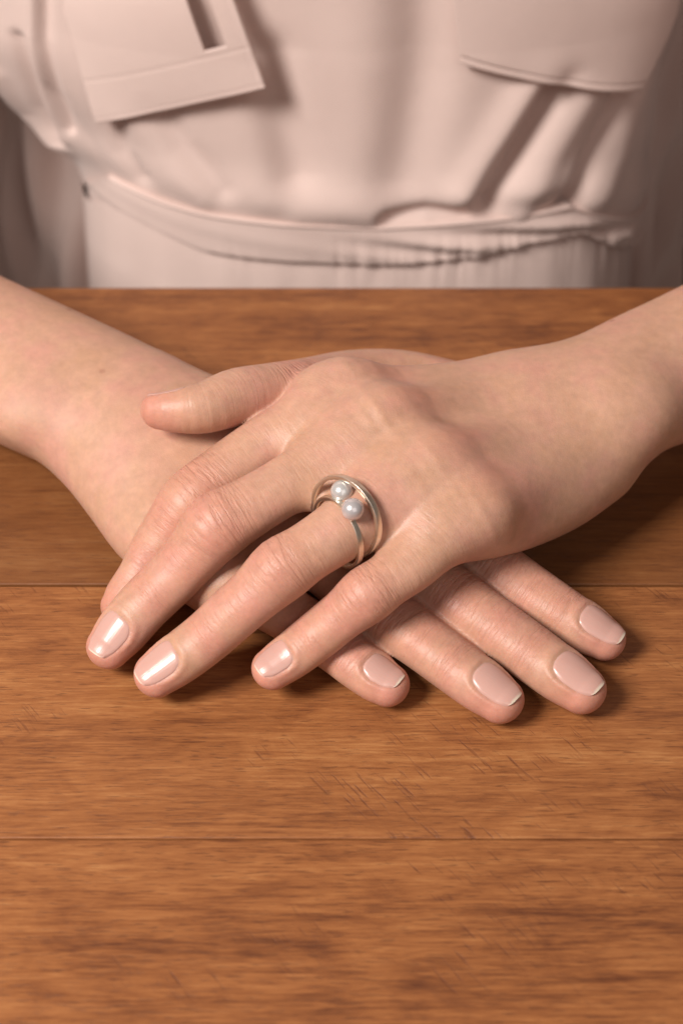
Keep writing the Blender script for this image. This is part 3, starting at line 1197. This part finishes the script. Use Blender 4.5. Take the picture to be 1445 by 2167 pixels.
# looser back of the dress, seen past the front panel on both sides
tube_cloth("back_panel", np.linspace(0, 360, 220, endpoint=False) * math.pi / 180, np.linspace(0, 1, 60),
           lambda x, v: -170 * (1 - v) + 300 * v,
           lambda x, z, ph: 4.5 * np.sin(ph * 19 + 0.03 * z) + 3.0 * np.sin(ph * 31 - 0.05 * z + 1) + 0.05 * np.clip(z, 0, 300),
           dress, a=158.0, b=62.0, yc=306.0, flare=False)


def flap(name, corners, offs, nu, nv, hole=None, wav=None):
    """pocket flap: a stiff doubled panel standing off the bodice; corners in the order bottom left, bottom right, top right, top left"""
    C = np.array([hit(*c) for c in corners])
    V = np.zeros((nu, nv, 3))
    U, W = np.meshgrid(np.linspace(0, 1, nu), np.linspace(0, 1, nv), indexing='ij')
    XZ = (C[0][None, None] * ((1 - U) * (1 - W))[..., None] + C[1][None, None] * (U * (1 - W))[..., None]
          + C[2][None, None] * (U * W)[..., None] + C[3][None, None] * ((1 - U) * W)[..., None])
    off = offs[0] * (1 - U) * (1 - W) + offs[1] * U * (1 - W) + offs[2] * U * W + offs[3] * (1 - U) * W
    off = off * (1 - 0.95 * W ** 6)          # the upper edge is sewn down
    if wav is not None:
        off = off + wav(U, W)
    x, z = XZ[..., 0], XZ[..., 1]
    d = 0.15 * cloth_disp(x, z)
    q = np.clip(np.abs(x) / TA, 0, 0.985)
    nx, ny = np.sign(x) * q ** (TP - 1) / TA, -((1 - q ** TP) ** ((TP - 1) / TP)) / TB
    nl = np.hypot(nx, ny)
    o = off + d + 2.5 + 0.045 * np.clip(z - 60, 0, 160)
    V[..., 0] = x + o * nx / nl
    V[..., 1] = torso_y(x) + o * ny / nl
    V[..., 2] = z
    F = grid_faces(nu, nv)
    if hole is not None:
        uc = (F // nv).mean(1) / (nu - 1)
        vc = (F % nv).mean(1) / (nv - 1)
        F = F[~((uc > hole[0]) & (uc < hole[1]) & (vc > hole[2]))]
    o_ = mesh_obj(name, V.reshape(-1, 3), F, CLOTH, dress)
    m = o_.modifiers.new("thickness", 'SOLIDIFY')
    m.thickness = 0.0012
    m.offset = 1.0
    return o_


f1 = flap("pocket_flap", [(222, 244), (567, 156), (462, -150), (140, -60)], (3.0, 7.5, 7.0, 2.6), 140, 120,
          hole=(0.75, 0.875, 0.345), wav=lambda U, W: -3.0 * np.sin(np.pi * U) * (1 - W) ** 2 - 0.14 * np.exp(-((W - 0.30) / 0.012) ** 2) - 0.14 * np.exp(-((U - 0.965) / 0.008) ** 2) - 0.14 * np.exp(-((W - 0.03) / 0.008) ** 2))
f1["label"] = "pocket flap with an open buttonhole slot"
f2 = flap("pocket_flap", [(972, 122), (1322, 172), (1420, -60), (940, -150)], (0.9, 4.6, 4.2, 0.6), 140, 90,
          wav=lambda U, W: 0.5 * np.sin(U * 9.0) * (1 - W) - 0.3 * np.exp(-((W - 0.06) / 0.012) ** 2))
f2["label"] = "plain pocket flap with a turned up corner"

# sleeves over the upper arms, unseen, made extra wide to shade the dress's side
for e, s_ in ((ELB_L, SH_L), (ELB_R, SH_R)):
    e, s_ = np.array(e), np.array(s_)
    ax_ = (s_ - e) / np.linalg.norm(s_ - e)
    p1_ = np.cross(ax_, [0, 1, 0])
    p1_ /= np.linalg.norm(p1_)
    p2_ = np.cross(ax_, p1_)
    V = []
    nu, nv = 72, 26
    for i in range(nu):
        t = 2 * math.pi * i / nu
        for j in range(nv):
            k = 0.06 + 0.98 * j / (nv - 1)
            r = 80 + 3 * math.sin(5 * t + 4 * k) + 2 * math.sin(9 * t + 1)
            V.append(e + (s_ - e) * k + r * (math.cos(t) * p1_ + math.sin(t) * p2_))
    o_ = mesh_obj("sleeve", V, grid_faces(nu, nv, True), CLOTH, dress)
    m = o_.modifiers.new("thickness", 'SOLIDIFY')
    m.thickness = 0.001

# dim room behind the sitter
bd, nt_, bb, N_, L_ = new_mat("dark_brown_wall")
nn = N_('ShaderNodeTexNoise', i_Scale=4.0)
rr = ramp(N_, [(0.3, (0.085, 0.045, 0.032)), (0.7, (0.115, 0.06, 0.043))])
L_(nn.outputs['Fac'], rr.inputs[0])
L_(rr.outputs[0], bb.inputs['Base Color'])
bb.inputs['Roughness'].default_value = 0.9
wall = mesh_obj("wall", [(-1500, 640, -760), (1500, 640, -760), (1500, 640, 1300), (-1500, 640, 1300)], [(0, 1, 2, 3)], bd, None, smooth=False)
wall["kind"] = "structure"
